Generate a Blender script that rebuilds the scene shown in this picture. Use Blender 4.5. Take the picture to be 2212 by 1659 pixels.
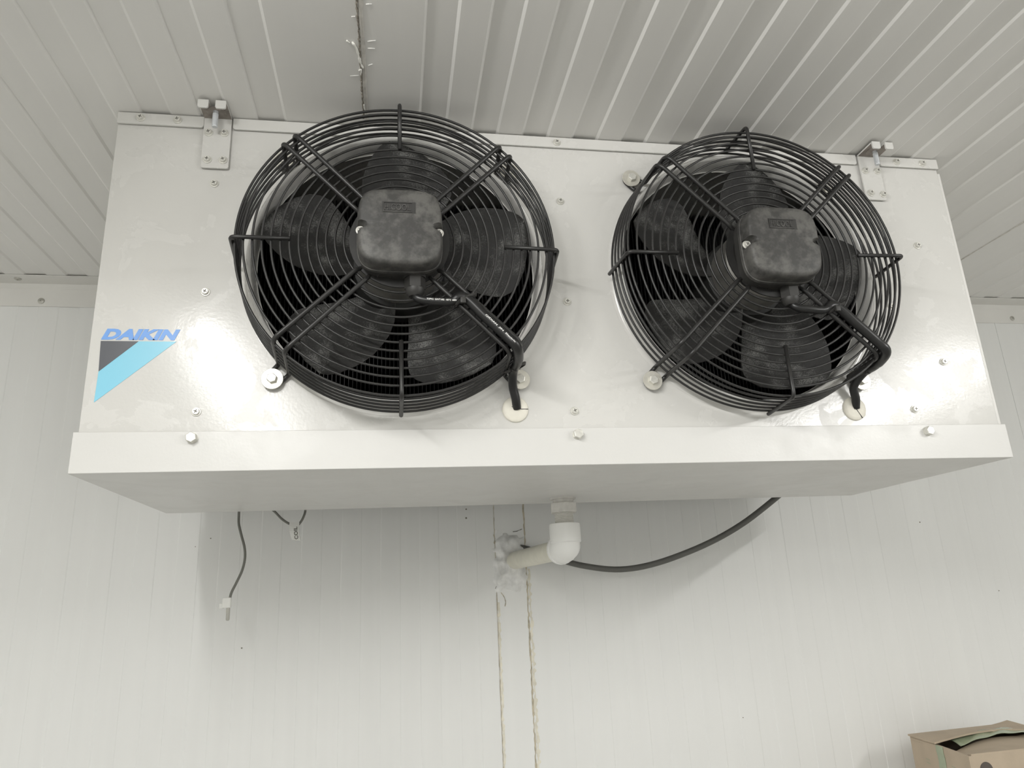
import bpy, bmesh, math, random
from mathutils import Vector, Matrix
random.seed(7)
for o in list(bpy.data.objects):
    bpy.data.objects.remove(o, do_unlink=True)
SC = bpy.context.scene
COL = SC.collection
ZC = 2.40            # ceiling height above the floor
DW = 0.5595          # back wall, measured from the cooler's front face (y = 0)
PI = math.pi

# ------------------------------------------------------------------ camera
F_PX, YAW, PITCH, ROLL = 1555.76, -0.1722, 0.2886, 0.0481
def cam_rot(a, b, c):
    Rz = Matrix.Rotation(a, 3, 'Z'); Rx = Matrix.Rotation(b, 3, 'X'); Ry = Matrix.Rotation(c, 3, 'Y')
    return Rz @ Rx @ Ry
RC = cam_rot(YAW, PITCH, ROLL)
CAM = Vector((-0.2469, -0.8713, ZC - 0.6335))
cd = bpy.data.cameras.new('camera')
cd.sensor_fit = 'HORIZONTAL'; cd.sensor_width = 36.0; cd.lens = F_PX / 2212.0 * 36.0
cd.clip_start = 0.02; cd.clip_end = 50
cam = bpy.data.objects.new('camera', cd); COL.objects.link(cam)
right, fwd, up = RC.col[0], RC.col[1], RC.col[2]
M4 = Matrix.Identity(4)
for i in range(3):
    M4[i][0] = right[i]; M4[i][1] = up[i]; M4[i][2] = -fwd[i]; M4[i][3] = CAM[i]
cam.matrix_world = M4
SC.camera = cam

# ------------------------------------------------------------------ world and lights
w = bpy.data.worlds.new('world'); SC.world = w; w.use_nodes = True
w.node_tree.nodes['Background'].inputs[0].default_value = (0.75, 0.77, 0.78, 1)
w.node_tree.nodes['Background'].inputs[1].default_value = 0.05
def tube_or_fill_lamp(x, y, power, ln=1.2, wd=0.035):
    # a ceiling tube shines sideways as well as down: two long strips back to back
    for s_ in (-1, 1):
        l = bpy.data.lights.new('tube_or_fill_lamp', 'AREA'); l.shape = 'RECTANGLE'
        l.size = wd; l.size_y = ln; l.energy = power / 2; l.color = (1.0, 0.992, 0.97)
        o = bpy.data.objects.new('tube_or_fill_lamp', l); COL.objects.link(o)
        o.location = (x + s_ * 0.012, y, ZC - 0.068); o.rotation_euler = (0, s_ * math.radians(-62), 0)
tube_or_fill_lamp(-0.66, -1.22, 30.0)
tube_or_fill_lamp(1.36, -1.40, 24.5)
tube_or_fill_lamp(-0.60, -2.75, 22.0, 0.6)  # unseen fill lamp, added further back to brighten the room
vs = SC.view_settings
vs.view_transform = 'Standard'; vs.look = 'None'; vs.exposure = 0.0; vs.gamma = 1.0
vs.use_curve_mapping = False
SC.cycles.max_bounces = 10
SC.cycles.diffuse_bounces = 6

# ------------------------------------------------------------------ pixel -> world (used for tracing soft shapes at their own depth)
def px(u, v, y):
    d = RC @ Vector(((u - 1106) / F_PX, 1.0, -(v - 829.5) / F_PX))
    t = (y - CAM.y) / d.y
    return CAM + d * t

# ------------------------------------------------------------------ materials
def new_mat(name):
    m = bpy.data.materials.new(name); m.use_nodes = True
    nt = m.node_tree
    return m, nt, nt.nodes['Principled BSDF']
def simple(name, col, rough=0.5, metal=0.0, var=0.0, scale=30.0, bump=0.0, bscale=200.0, rvar=0.0, spec=0.5):
    m, nt, b = new_mat(name)
    b.inputs['Base Color'].default_value = (*col, 1); b.inputs['Roughness'].default_value = rough
    b.inputs['Metallic'].default_value = metal
    b.inputs['Specular IOR Level'].default_value = spec
    tc = nt.nodes.new('ShaderNodeTexCoord')
    if var > 0 or rvar > 0:
        n = nt.nodes.new('ShaderNodeTexNoise'); n.inputs['Scale'].default_value = scale
        n.inputs['Detail'].default_value = 5; nt.links.new(tc.outputs['Object'], n.inputs['Vector'])
        if var > 0:
            r = nt.nodes.new('ShaderNodeMapRange')
            r.inputs[1].default_value = 0.3; r.inputs[2].default_value = 0.7
            r.inputs[3].default_value = 1 - var; r.inputs[4].default_value = 1 + var
            mx = nt.nodes.new('ShaderNodeVectorMath'); mx.operation = 'SCALE'
            mx.inputs[0].default_value = col
            nt.links.new(n.outputs['Fac'], r.inputs[0]); nt.links.new(r.outputs[0], mx.inputs['Scale'])
            nt.links.new(mx.outputs[0], b.inputs['Base Color'])
        if rvar > 0:
            r2 = nt.nodes.new('ShaderNodeMapRange')
            r2.inputs[1].default_value = 0.35; r2.inputs[2].default_value = 0.65
            r2.inputs[3].default_value = max(0.02, rough - rvar); r2.inputs[4].default_value = rough + rvar
            nt.links.new(n.outputs['Fac'], r2.inputs[0]); nt.links.new(r2.outputs[0], b.inputs['Roughness'])
    if bump > 0:
        n2 = nt.nodes.new('ShaderNodeTexNoise'); n2.inputs['Scale'].default_value = bscale
        n2.inputs['Detail'].default_value = 3; nt.links.new(tc.outputs['Object'], n2.inputs['Vector'])
        bp = nt.nodes.new('ShaderNodeBump'); bp.inputs['Strength'].default_value = bump
        bp.inputs['Distance'].default_value = 0.001
        nt.links.new(n2.outputs['Fac'], bp.inputs['Height']); nt.links.new(bp.outputs[0], b.inputs['Normal'])
    return m

def frosty(name, base, frost, rough, lo, hi, s1, s2, bump=0.3):
    """dark surface with patches of rime / dust"""
    m, nt, b = new_mat(name)
    tc = nt.nodes.new('ShaderNodeTexCoord')
    n1 = nt.nodes.new('ShaderNodeTexNoise'); n1.inputs['Scale'].default_value = s1; n1.inputs['Detail'].default_value = 4
    n2 = nt.nodes.new('ShaderNodeTexNoise'); n2.inputs['Scale'].default_value = s2; n2.inputs['Detail'].default_value = 8
    n2.inputs['Roughness'].default_value = 0.7
    mul = nt.nodes.new('ShaderNodeMath'); mul.operation = 'MULTIPLY'
    r = nt.nodes.new('ShaderNodeMapRange'); r.inputs[1].default_value = lo; r.inputs[2].default_value = hi
    mix = nt.nodes.new('ShaderNodeMixRGB'); mix.inputs[1].default_value = (*base, 1); mix.inputs[2].default_value = (*frost, 1)
    for n in (n1, n2): nt.links.new(tc.outputs['Object'], n.inputs['Vector'])
    nt.links.new(n1.outputs['Fac'], mul.inputs[0]); nt.links.new(n2.outputs['Fac'], mul.inputs[1])
    nt.links.new(mul.outputs[0], r.inputs[0]); nt.links.new(r.outputs[0], mix.inputs[0])
    nt.links.new(mix.outputs[0], b.inputs['Base Color'])
    b.inputs['Roughness'].default_value = rough
    bp = nt.nodes.new('ShaderNodeBump'); bp.inputs['Strength'].default_value = bump; bp.inputs['Distance'].default_value = 0.0008
    nt.links.new(n2.outputs['Fac'], bp.inputs['Height']); nt.links.new(bp.outputs[0], b.inputs['Normal'])
    return m

def coated(name, col, rough_lo, rough_hi, soft=0.02):
    """powder coated sheet: gloss broken up by dried water marks"""
    m, nt, b = new_mat(name)
    tc = nt.nodes.new('ShaderNodeTexCoord')
    n1 = nt.nodes.new('ShaderNodeTexNoise'); n1.inputs['Scale'].default_value = 13; n1.inputs['Detail'].default_value = 7
    n1.inputs['Roughness'].default_value = 0.62
    n1.inputs['Distortion'].default_value = 0.6
    r = nt.nodes.new('ShaderNodeMapRange'); r.inputs[1].default_value = 0.55 - soft; r.inputs[2].default_value = 0.55 + soft
    r.inputs[3].default_value = rough_lo; r.inputs[4].default_value = rough_hi
    n2 = nt.nodes.new('ShaderNodeTexNoise'); n2.inputs['Scale'].default_value = 260; n2.inputs['Detail'].default_value = 2
    n3 = nt.nodes.new('ShaderNodeTexNoise'); n3.inputs['Scale'].default_value = 4; n3.inputs['Detail'].default_value = 6
    for n in (n1, n2, n3): nt.links.new(tc.outputs['Object'], n.inputs['Vector'])
    nt.links.new(n1.outputs['Fac'], r.inputs[0]); nt.links.new(r.outputs[0], b.inputs['Roughness'])
    cr = nt.nodes.new('ShaderNodeMixRGB'); cr.inputs[1].default_value = (*[c * 0.965 for c in col], 1); cr.inputs[2].default_value = (*col, 1)
    nt.links.new(n3.outputs['Fac'], cr.inputs[0]); nt.links.new(cr.outputs[0], b.inputs['Base Color'])
    bp = nt.nodes.new('ShaderNodeBump'); bp.inputs['Strength'].default_value = 0.12; bp.inputs['Distance'].default_value = 0.0006
    nt.links.new(n2.outputs['Fac'], bp.inputs['Height']); nt.links.new(bp.outputs[0], b.inputs['Normal'])
    b.inputs['Specular IOR Level'].default_value = 0.5
    return m

def panel_mat(name, col, axis):
    """white insulated-panel skin with faint streaks along the ribs"""
    m, nt, b = new_mat(name)
    tc = nt.nodes.new('ShaderNodeTexCoord')
    mp = nt.nodes.new('ShaderNodeMapping')
    s = [55, 55, 55]; s[axis] = 1.6
    mp.inputs['Scale'].default_value = s
    nt.links.new(tc.outputs['Object'], mp.inputs['Vector'])
    n1 = nt.nodes.new('ShaderNodeTexNoise'); n1.inputs['Scale'].default_value = 1.0; n1.inputs['Detail'].default_value = 5
    nt.links.new(mp.outputs[0], n1.inputs['Vector'])
    n2 = nt.nodes.new('ShaderNodeTexNoise'); n2.inputs['Scale'].default_value = 5; n2.inputs['Detail'].default_value = 6
    nt.links.new(tc.outputs['Object'], n2.inputs['Vector'])
    ad = nt.nodes.new('ShaderNodeMath'); ad.operation = 'ADD'
    nt.links.new(n1.outputs['Fac'], ad.inputs[0]); nt.links.new(n2.outputs['Fac'], ad.inputs[1])
    r = nt.nodes.new('ShaderNodeMapRange'); r.inputs[1].default_value = 0.7; r.inputs[2].default_value = 1.3
    nt.links.new(ad.outputs[0], r.inputs[0])
    mix = nt.nodes.new('ShaderNodeMixRGB')
    mix.inputs[1].default_value = (*[c * 0.968 for c in col], 1); mix.inputs[2].default_value = (*col, 1)
    nt.links.new(r.outputs[0], mix.inputs[0]); nt.links.new(mix.outputs[0], b.inputs['Base Color'])
    b.inputs['Roughness'].default_value = 0.5
    b.inputs['Specular IOR Level'].default_value = 0.35
    bp = nt.nodes.new('ShaderNodeBump'); bp.inputs['Strength'].default_value = 0.12; bp.inputs['Distance'].default_value = 0.0008
    nt.links.new(n1.outputs['Fac'], bp.inputs['Height']); nt.links.new(bp.outputs[0], b.inputs['Normal'])
    return m

M = {}
M['coat'] = coated('white_powder_coat', (0.665, 0.657, 0.63), 0.18, 0.28, 0.014)
M['coat_plain'] = simple('white_sheet_paint', (0.69, 0.682, 0.655), 0.4)
M['pan'] = coated('drain_pan_paint', (0.69, 0.684, 0.662), 0.30, 0.42, 0.08)
M['ceil'] = panel_mat('ceiling_panel_skin', (0.80, 0.79, 0.765), 1)
M['wall'] = panel_mat('wall_panel_skin', (0.81, 0.814, 0.80), 2)
M['trim'] = simple('corner_angle_paint', (0.74, 0.73, 0.70), 0.5, var=0.04, scale=9)
M['floor'] = simple('floor_concrete', (0.40, 0.395, 0.38), 0.7, var=0.1, scale=6)
M['wire'] = simple('black_coated_wire', (0.019, 0.0185, 0.0178), 0.38, var=0.2, scale=60)
M['plastic'] = frosty('black_dusty_plastic', (0.040, 0.039, 0.037), (0.105, 0.102, 0.095), 0.55, 0.20, 0.36, 22, 90, 0.12)
M['box_plastic'] = simple('black_plastic', (0.030, 0.029, 0.027), 0.5, var=0.2, scale=40)
M['blade'] = frosty('frosted_fan_blade', (0.018, 0.0175, 0.0165), (0.20, 0.20, 0.19), 0.6, 0.26, 0.44, 34, 620, 0.5)
M['hub'] = simple('dark_rotor', (0.014, 0.014, 0.013), 0.55)
M['alu'] = simple('cast_aluminium', (0.46, 0.45, 0.42), 0.42, metal=0.85, var=0.12, scale=40)
M['zinc'] = simple('zinc_screw', (0.70, 0.69, 0.64), 0.36, metal=0.35, var=0.08, scale=300)
M['recess'] = simple('screw_recess', (0.20, 0.19, 0.17), 0.7)
M['washer'] = simple('zinc_washer', (0.72, 0.70, 0.63), 0.38, metal=0.55, var=0.06, scale=150)
M['cable'] = simple('black_cable_sleeve', (0.010, 0.010, 0.010), 0.33)
M['print'] = simple('white_print', (0.80, 0.80, 0.78), 0.6)
M['grommet'] = simple('cream_rubber', (0.80, 0.77, 0.68), 0.5, var=0.04, scale=120)
M['slit'] = simple('grommet_slit', (0.03, 0.03, 0.028), 0.8)
M['logo_text'] = simple('logo_blue', (0.17, 0.38, 0.83), 0.35)
M['logo_cyan'] = simple('logo_light_blue', (0.24, 0.62, 0.80), 0.3)
M['logo_dark'] = simple('logo_charcoal', (0.085, 0.09, 0.105), 0.3)
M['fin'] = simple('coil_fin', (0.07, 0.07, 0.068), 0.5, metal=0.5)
M['galv'] = simple('galvanised_sheet', (0.30, 0.30, 0.29), 0.5, metal=0.5, var=0.1, scale=30)
M['rust'] = simple('brown_dirty_zinc', (0.27, 0.240, 0.215), 0.7, var=0.25, scale=120)
M['anchor'] = simple('zinc_anchor_bolt', (0.62, 0.64, 0.66), 0.4, metal=0.4)
M['pvc'] = simple('white_pvc', (0.88, 0.88, 0.86), 0.3)
M['pvc_old'] = simple('cream_pvc', (0.74, 0.72, 0.62), 0.38, var=0.05, scale=60)
M['nozzle'] = simple('painted_nozzle', (0.66, 0.645, 0.61), 0.5, var=0.08, scale=120)
M['foam'] = simple('white_foam_sealant', (0.80, 0.80, 0.79), 0.85, var=0.10, scale=90, bump=0.6, bscale=150)
M['caulk'] = simple('brown_stained_caulk', (0.50, 0.45, 0.35), 0.8, var=0.30, scale=70)
M['caulk_pale'] = simple('cream_stained_caulk', (0.74, 0.71, 0.61), 0.8, var=0.14, scale=60)
M['caulk_grey'] = simple('grey_caulk', (0.58, 0.56, 0.52), 0.7, var=0.14, scale=90)
M['caulk_white'] = simple('white_caulk_drip', (0.88, 0.87, 0.82), 0.5)
M['gap'] = simple('dark_joint_gap', (0.16, 0.15, 0.13), 0.9, var=0.3, scale=80)  # dark tone for the panel joint backing and foam cracks
M['cable_grey'] = simple('grey_power_cable', (0.125, 0.125, 0.115), 0.55)
M['lead'] = simple('grey_sensor_lead', (0.17, 0.17, 0.15), 0.5)
M['steel'] = simple('dull_steel', (0.48, 0.47, 0.43), 0.4, metal=0.5)
M['tagm'] = simple('white_tag', (0.80, 0.80, 0.77), 0.5)
M['ink'] = simple('dark_ink', (0.06, 0.06, 0.035), 0.7)
M['card'] = simple('brown_cardboard', (0.47, 0.385, 0.29), 0.8, var=0.07, scale=22, bump=0.15, bscale=160)
M['card_in'] = simple('cardboard_inside', (0.38, 0.31, 0.24), 0.85)
M['tape'] = simple('green_packing_tape', (0.33, 0.38, 0.26), 0.14, var=0.12, scale=40, bump=0.4, bscale=60)
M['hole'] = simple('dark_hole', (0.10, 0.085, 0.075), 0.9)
M['crack'] = simple('brown_joint_crack', (0.26, 0.235, 0.20), 0.9, var=0.3, scale=80)
M['cardprint'] = simple('green_print', (0.36, 0.36, 0.26), 0.8)
M['speck'] = simple('dark_speck', (0.22, 0.20, 0.17), 0.8)

# ------------------------------------------------------------------ helpers
WL = {}
def link(o, parent=None, loc=(0, 0, 0)):
    COL.objects.link(o)
    loc = Vector(loc)
    if parent is not None:
        o.parent = parent; o.location = loc - WL[parent.name]
    else:
        o.location = loc
    WL[o.name] = loc
    return o
def obj(name, bm, mat, parent=None, loc=(0, 0, 0), smooth=False, angle=None, recalc=True):
    """bm coordinates are relative to loc (a world position)"""
    if isinstance(bm, bmesh.types.BMesh):
        if recalc: bmesh.ops.recalc_face_normals(bm, faces=bm.faces)
        me = bpy.data.meshes.new(name); bm.to_mesh(me); bm.free()
        for m in (mat if isinstance(mat, (list, tuple)) else [mat]): me.materials.append(m)
        if smooth:
            me.shade_smooth()
            if angle: me.set_sharp_from_angle(angle=math.radians(angle))
    else:
        me = bm
    return link(bpy.data.objects.new(name, me), parent, loc)
def thing(name, label, cat, loc, group=None):
    o = bpy.data.objects.new(name, None); o.empty_display_size = 0.05
    o['label'] = label; o['category'] = cat
    if group: o['group'] = group
    return link(o, None, loc)
def tag(o, label, cat, group=None):
    o['label'] = label; o['category'] = cat
    if group: o['group'] = group
    return o
def struct(o):
    o['kind'] = 'structure'; return o

def bm_box(x0, x1, y0, y1, z0, z1, bev=0.0, seg=2, bm=None):
    b = bm or bmesh.new()
    vs_ = [b.verts.new(c) for c in ((x0, y0, z0), (x1, y0, z0), (x1, y1, z0), (x0, y1, z0), (x0, y0, z1), (x1, y0, z1), (x1, y1, z1), (x0, y1, z1))]
    fs = [b.faces.new([vs_[i] for i in q]) for q in ((0, 3, 2, 1), (4, 5, 6, 7), (0, 1, 5, 4), (1, 2, 6, 5), (2, 3, 7, 6), (3, 0, 4, 7))]
    if bev > 0:
        es = list({e for f in fs for e in f.edges})
        bmesh.ops.bevel(b, geom=es, offset=bev, segments=seg, profile=0.5, affect='EDGES')
    return b
def bm_prism(pts, y0, y1, bm=None, bev=0.0):
    """polygon in (x, z), extruded along y"""
    b = bm or bmesh.new()
    a = [b.verts.new((p[0], y0, p[1])) for p in pts]; c = [b.verts.new((p[0], y1, p[1])) for p in pts]
    n = len(pts)
    b.faces.new(a); b.faces.new(c[::-1])
    for i in range(n): b.faces.new((a[i], c[i], c[(i + 1) % n], a[(i + 1) % n]))
    if bev > 0:
        es = [e for e in b.edges if abs(e.verts[0].co.y - y0) < 1e-7 and abs(e.verts[1].co.y - y0) < 1e-7]
        bmesh.ops.bevel(b, geom=es, offset=bev, segments=2, profile=0.5, affect='EDGES')
    return b
def rrect(x0, x1, z0, z1, r, n=5, corners=(1, 1, 1, 1)):
    """corners: bl, br, tr, tl"""
    out = []
    for (cx, cz, a0), k in zip(((x0 + r, z0 + r, PI), (x1 - r, z0 + r, 1.5 * PI), (x1 - r, z1 - r, 0), (x0 + r, z1 - r, PI / 2)), corners):
        if k:
            for i in range(n + 1):
                a = a0 + i / n * PI / 2
                out.append((cx + r * math.cos(a), cz + r * math.sin(a)))
        else:
            out.append({PI: (x0, z0), 1.5 * PI: (x1, z0), 0: (x1, z1), PI / 2: (x0, z1)}[a0])
    return out
def bm_lathe(prof, n=48, bm=None, c=(0, 0, 0), axis='y', caps=True):
    """profile list of (r, h) along the axis"""
    b = bm or bmesh.new(); rings = []
    for r, h in prof:
        ring = []
        if r < 1e-7:
            p = (c[0], c[1] + h, c[2]) if axis == 'y' else (c[0], c[1], c[2] + h)
            ring = [b.verts.new(p)]
        else:
            for i in range(n):
                a = 2 * PI * i / n
                if axis == 'y': p = (c[0] + r * math.cos(a), c[1] + h, c[2] + r * math.sin(a))
                else: p = (c[0] + r * math.cos(a), c[1] + r * math.sin(a), c[2] + h)
                ring.append(b.verts.new(p))
        rings.append(ring)
    for A, B in zip(rings, rings[1:]):
        if len(A) == 1 and len(B) == 1: continue
        for i in range(n):
            j = (i + 1) % n
            if len(A) == 1: b.faces.new((A[0], B[i], B[j]))
            elif len(B) == 1: b.faces.new((A[i], B[0], A[j]))
            else: b.faces.new((A[i], B[i], B[j], A[j]))
    if caps:
        for R_ in (rings[0], rings[-1]):
            if len(R_) > 1: b.faces.new(R_)
    return b
def catmull(P, k=6):
    P = [Vector(p) for p in P]; out = []
    Q = [2 * P[0] - P[1]] + P + [2 * P[-1] - P[-2]]
    for i in range(1, len(Q) - 2):
        a, b, c, d = Q[i - 1], Q[i], Q[i + 1], Q[i + 2]
        for s in range(k):
            t = s / k
            out.append(0.5 * ((2 * b) + (c - a) * t + (2 * a - 5 * b + 4 * c - d) * t * t + (3 * b - a - 3 * c + d) * t ** 3))
    out.append(P[-1]); return out
def bm_tube(P, r, n=8, closed=False, bm=None, rz=None):
    """tube along a polyline; rz = optional flattening (second radius)"""
    b = bm or bmesh.new(); P = [Vector(p) for p in P]; N = len(P)
    T = []
    for i in range(N):
        if closed: d = P[(i + 1) % N] - P[i - 1]
        else: d = P[min(i + 1, N - 1)] - P[max(i - 1, 0)]
        T.append(d.normalized())
    ref = Vector((0, 1, 0)) if abs(T[0].y) < 0.9 else Vector((1, 0, 0))
    u = (ref - T[0] * ref.dot(T[0])).normalized(); rings = []
    for i in range(N):
        u = (u - T[i] * u.dot(T[i])).normalized(); v = T[i].cross(u)
        ri = r[i] if isinstance(r, (list, tuple)) else r
        r2 = ri if rz is None else rz
        rings.append([b.verts.new(P[i] + u * (r2 * math.cos(2 * PI * k / n)) + v * (ri * math.sin(2 * PI * k / n))) for k in range(n)])
    m = N if closed else N - 1
    for i in range(m):
        A, B = rings[i], rings[(i + 1) % N]
        for k in range(n): b.faces.new((A[k], A[(k + 1) % n], B[(k + 1) % n], B[k]))
    if not closed:
        b.faces.new(rings[0][::-1]); b.faces.new(rings[-1])
    return b
def bm_ring(R, r, n=96, k=8):
    return bm_tube([(R * math.cos(2 * PI * i / n), 0, R * math.sin(2 * PI * i / n)) for i in range(n)], r, k, True)
def fillet(P, rad, k=5):
    """polyline with rounded corners; rad may be a list for the interior points"""
    P = [Vector(p) for p in P]; out = [P[0]]
    for i in range(1, len(P) - 1):
        r = rad[i - 1] if isinstance(rad, (list, tuple)) else rad
        a = (P[i - 1] - P[i]); c = (P[i + 1] - P[i])
        d = min(r, a.length * 0.48, c.length * 0.48)
        A = P[i] + a.normalized() * d; C = P[i] + c.normalized() * d
        for s in range(k + 1):
            t = s / k
            out.append(A * (1 - t) ** 2 + P[i] * 2 * t * (1 - t) + C * t * t)
    out.append(P[-1]); return out
def fill_loops(bm, loops, y):
    es = []
    for L in loops:
        v = [bm.verts.new((p[0], y, p[1])) for p in L]
        for i in range(len(v)): es.append(bm.edges.new((v[i], v[(i + 1) % len(v)])))
    r = bmesh.ops.triangle_fill(bm, edges=es, use_beauty=True, use_dissolve=False)
    return [f for f in r['geom'] if isinstance(f, bmesh.types.BMFace)], es
def circle(cx, cz, r, n=64):
    return [(cx + r * math.cos(2 * PI * i / n), cz + r * math.sin(2 * PI * i / n)) for i in range(n)]
def text_mesh(body, width, height, depth, shear=0.0, bold=0.0, space=1.0):
    """mesh in the x-z plane, lower left at the origin, front at y = -depth"""
    cu = bpy.data.curves.new('lettering', 'FONT'); cu.body = body; cu.size = 1.0
    cu.extrude = 0.05; cu.offset = bold; cu.space_character = space; cu.resolution_u = 4
    to = bpy.data.objects.new('lettering', cu); COL.objects.link(to)
    bpy.context.view_layer.update()
    me = bpy.data.meshes.new_from_object(to.evaluated_get(bpy.context.evaluated_depsgraph_get()))
    bpy.data.objects.remove(to, do_unlink=True); bpy.data.curves.remove(cu)
    xs = [v.co.x for v in me.vertices]; ys = [v.co.y for v in me.vertices]; zs = [v.co.z for v in me.vertices]
    x0, x1, y0, y1, z0, z1 = min(xs), max(xs), min(ys), max(ys), min(zs), max(zs)
    sh = shear * height; sx = (width - sh) / (x1 - x0)
    for v in me.vertices:
        t = (v.co.y - y0) / (y1 - y0)
        v.co = Vector(((v.co.x - x0) * sx + t * sh, -depth * (v.co.z - z0) / (z1 - z0), t * height))
    me.materials.clear()
    return me

# ------------------------------------------------------------------ the room
X0, X1, Y0 = -2.30, 2.70, -3.40
def rib_profile(x0, x1, lines, step=0.0036, depth=0.0022):
    """(x, offset) points; lines alternate: recess begins / recess ends"""
    pts = [(x0, 0.0)]; inside = False
    for x in lines:
        if x <= x0 + 0.01 or x >= x1 - 0.01: continue
        if not inside: pts += [(x - step / 2, 0.0), (x + step / 2, depth)]
        else: pts += [(x - step / 2, depth), (x + step / 2, 0.0)]
        inside = not inside
    if inside: pts += [(x1 - 0.02, depth), (x1 - 0.017, 0)]
    pts.append((x1, 0.0)); return pts
def ribbed(name, prof, kind, parent, a0, a1, thick=0.05):
    """kind 'ceiling': profile in x, offset up; extruded along y.  'wall': offset along +y; extruded along z"""
    b = bmesh.new()
    def P(x, o, a): return (x, a, ZC + o) if kind == 'ceiling' else (x, DW + o, a)
    n = len(prof)
    A = [b.verts.new(P(x, o, a0)) for x, o in prof]; B = [b.verts.new(P(x, o, a1)) for x, o in prof]
    TA = [b.verts.new(P(x, thick, a0)) for x in (prof[0][0], prof[-1][0])]; TB = [b.verts.new(P(x, thick, a1)) for x in (prof[0][0], prof[-1][0])]
    for i in range(n - 1): b.faces.new((A[i], A[i + 1], B[i + 1], B[i]))
    b.faces.new((TA[0], TB[0], TB[1], TA[1]))
    b.faces.new((A[0], B[0], TB[0], TA[0])); b.faces.new((A[-1], TA[1], TB[1], B[-1]))
    b.faces.new(A[::-1] + TA); b.faces.new(B + TB[::-1])
    return obj(name, b, M['ceil'] if kind == 'ceiling' else M['wall'], parent)

ceiling = struct(obj('ceiling', bm_box(X0, X1, Y0, DW + 0.06, ZC + 0.05, ZC + 0.10), M['gap']))
PW = 1.207; J0 = -0.282
for k in (-2, -1, 0, 1, 2):
    a, b_ = max(X0, J0 + k * PW + 0.0016), min(X1, J0 + (k + 1) * PW - 0.0016)
    if b_ - a < 0.05: continue
    base = J0 + k * PW
    if k == -1: base = J0 - PW; lines = sorted([J0 - 0.0711 - 0.0365 * i for i in range(31)])[0:30]; lines = lines if len(lines) % 2 == 0 else lines[1:]
    else: lines = [base + 0.0722 + 0.0366 * i for i in range(30)]
    ribbed('ceiling_panel', rib_profile(a, b_, lines), 'ceiling', ceiling, Y0, DW)

wall_back = struct(obj('wall_back', bm_box(X0, X1, DW + 0.05, DW + 0.10, 0, ZC), M['gap']))
JW = 0.0125; WW = 1.19
for k in (-3, -2, -1, 0, 1, 2):
    a, b_ = max(X0, JW + k * WW + 0.0004), min(X1, JW + (k + 1) * WW - 0.0004)
    if b_ - a < 0.05: continue
    base = JW + k * WW
    if k < 0: e = JW + (k + 1) * WW; lines = sorted([e - 0.0597 - 0.0367 * i for i in range(30)])
    else: lines = [base + 0.0755 + 0.0367 * i for i in range(30)]
    ribbed('wall_panel', rib_profile(a, b_, lines, 0.0016, 0.0006), 'wall', wall_back, 0.0, ZC)
struct(obj('wall_left', bm_box(X0 - 0.06, X0, Y0, DW, 0, ZC), M['wall']))
struct(obj('wall_right', bm_box(X1, X1 + 0.06, Y0, DW, 0, ZC), M['wall']))
struct(obj('wall_front', bm_box(X0, X1, Y0 - 0.06, Y0, 0, ZC), M['wall']))
struct(obj('floor', bm_box(X0, X1, Y0, DW, -0.06, 0.0), M['floor']))

# corner angle between wall and ceiling, with its rivets
def corner_angle(x0, x1):
    t = 0.0018
    prof = [(DW - 0.0005, ZC - 0.046), (DW - 0.0005, ZC - 0.0005), (DW - 0.048, ZC - 0.0005), (DW - 0.048, ZC - t), (DW - 0.010, ZC - t), (DW - t, ZC - 0.010), (DW - t, ZC - 0.046)]
    b = bmesh.new()
    A = [b.verts.new((x0, p[0], p[1])) for p in prof]; B = [b.verts.new((x1, p[0], p[1])) for p in prof]
    n = len(prof); b.faces.new(A); b.faces.new(B[::-1])
    for i in range(n): b.faces.new((A[i], B[i], B[(i + 1) % n], A[(i + 1) % n]))
    return b
trim_1 = struct(obj('trim_1', corner_angle(X0, X1), M['trim']))
rv = bm_lathe([(0.0062, 0), (0.0060, -0.0012), (0.0038, -0.0026), (0.0016, -0.0026), (0.0014, -0.0014), (0, -0.0014)], 20)
r0 = obj('rivet', rv, M['steel'], trim_1, (-0.924, DW - 0.0018, ZC - 0.0346), True, 40)
for x in (-1.55, -0.30, 0.42, 1.2535, 1.9):
    link(bpy.data.objects.new('rivet', r0.data), trim_1, (x, DW - 0.0018, ZC - 0.033))
for x in (-0.957, -1.5, 1.05):
    o = link(bpy.data.objects.new('rivet', r0.data), trim_1, (x, 0.5274, ZC - 0.0018)); o.rotation_euler = (PI / 2, 0, 0)

# caulk in the panel joints: ragged ribbons lying on the skin
def ribbon(P0, length, width, mode, seed, jag=0.5, th=0.0012, n=120, mean=None):
    rnd = random.Random(seed); b = bmesh.new(); rows = []
    wl = wr = width / 2
    for i in range(n + 1):
        t = i / n; s = length * t
        if i % 2 == 0:
            wl = width / 2 * (1 + rnd.uniform(-jag, jag * 1.6)); wr = width / 2 * (1 + rnd.uniform(-jag, jag * 1.6))
        h = th * (0.6 + 0.8 * rnd.random())
        if mode == 'ceiling': q = [(P0[0] - wl, P0[1] + s, ZC - 0.0001), (P0[0] - wl * .5, P0[1] + s, ZC - h), (P0[0] + wr * .5, P0[1] + s, ZC - h), (P0[0] + wr, P0[1] + s, ZC - 0.0001)]
        else: q = [(P0[0] - wl, DW - 0.0001, P0[2] - s), (P0[0] - wl * .5, DW - h, P0[2] - s), (P0[0] + wr * .5, DW - h, P0[2] - s), (P0[0] + wr, DW - 0.0001, P0[2] - s)]
        rows.append([b.verts.new(c) for c in q])
    for A, B in zip(rows, rows[1:]):
        for k in range(3): b.faces.new((A[k], A[k + 1], B[k + 1], B[k]))
    b.faces.new(rows[0]); b.faces.new(rows[-1][::-1])
    return b
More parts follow.
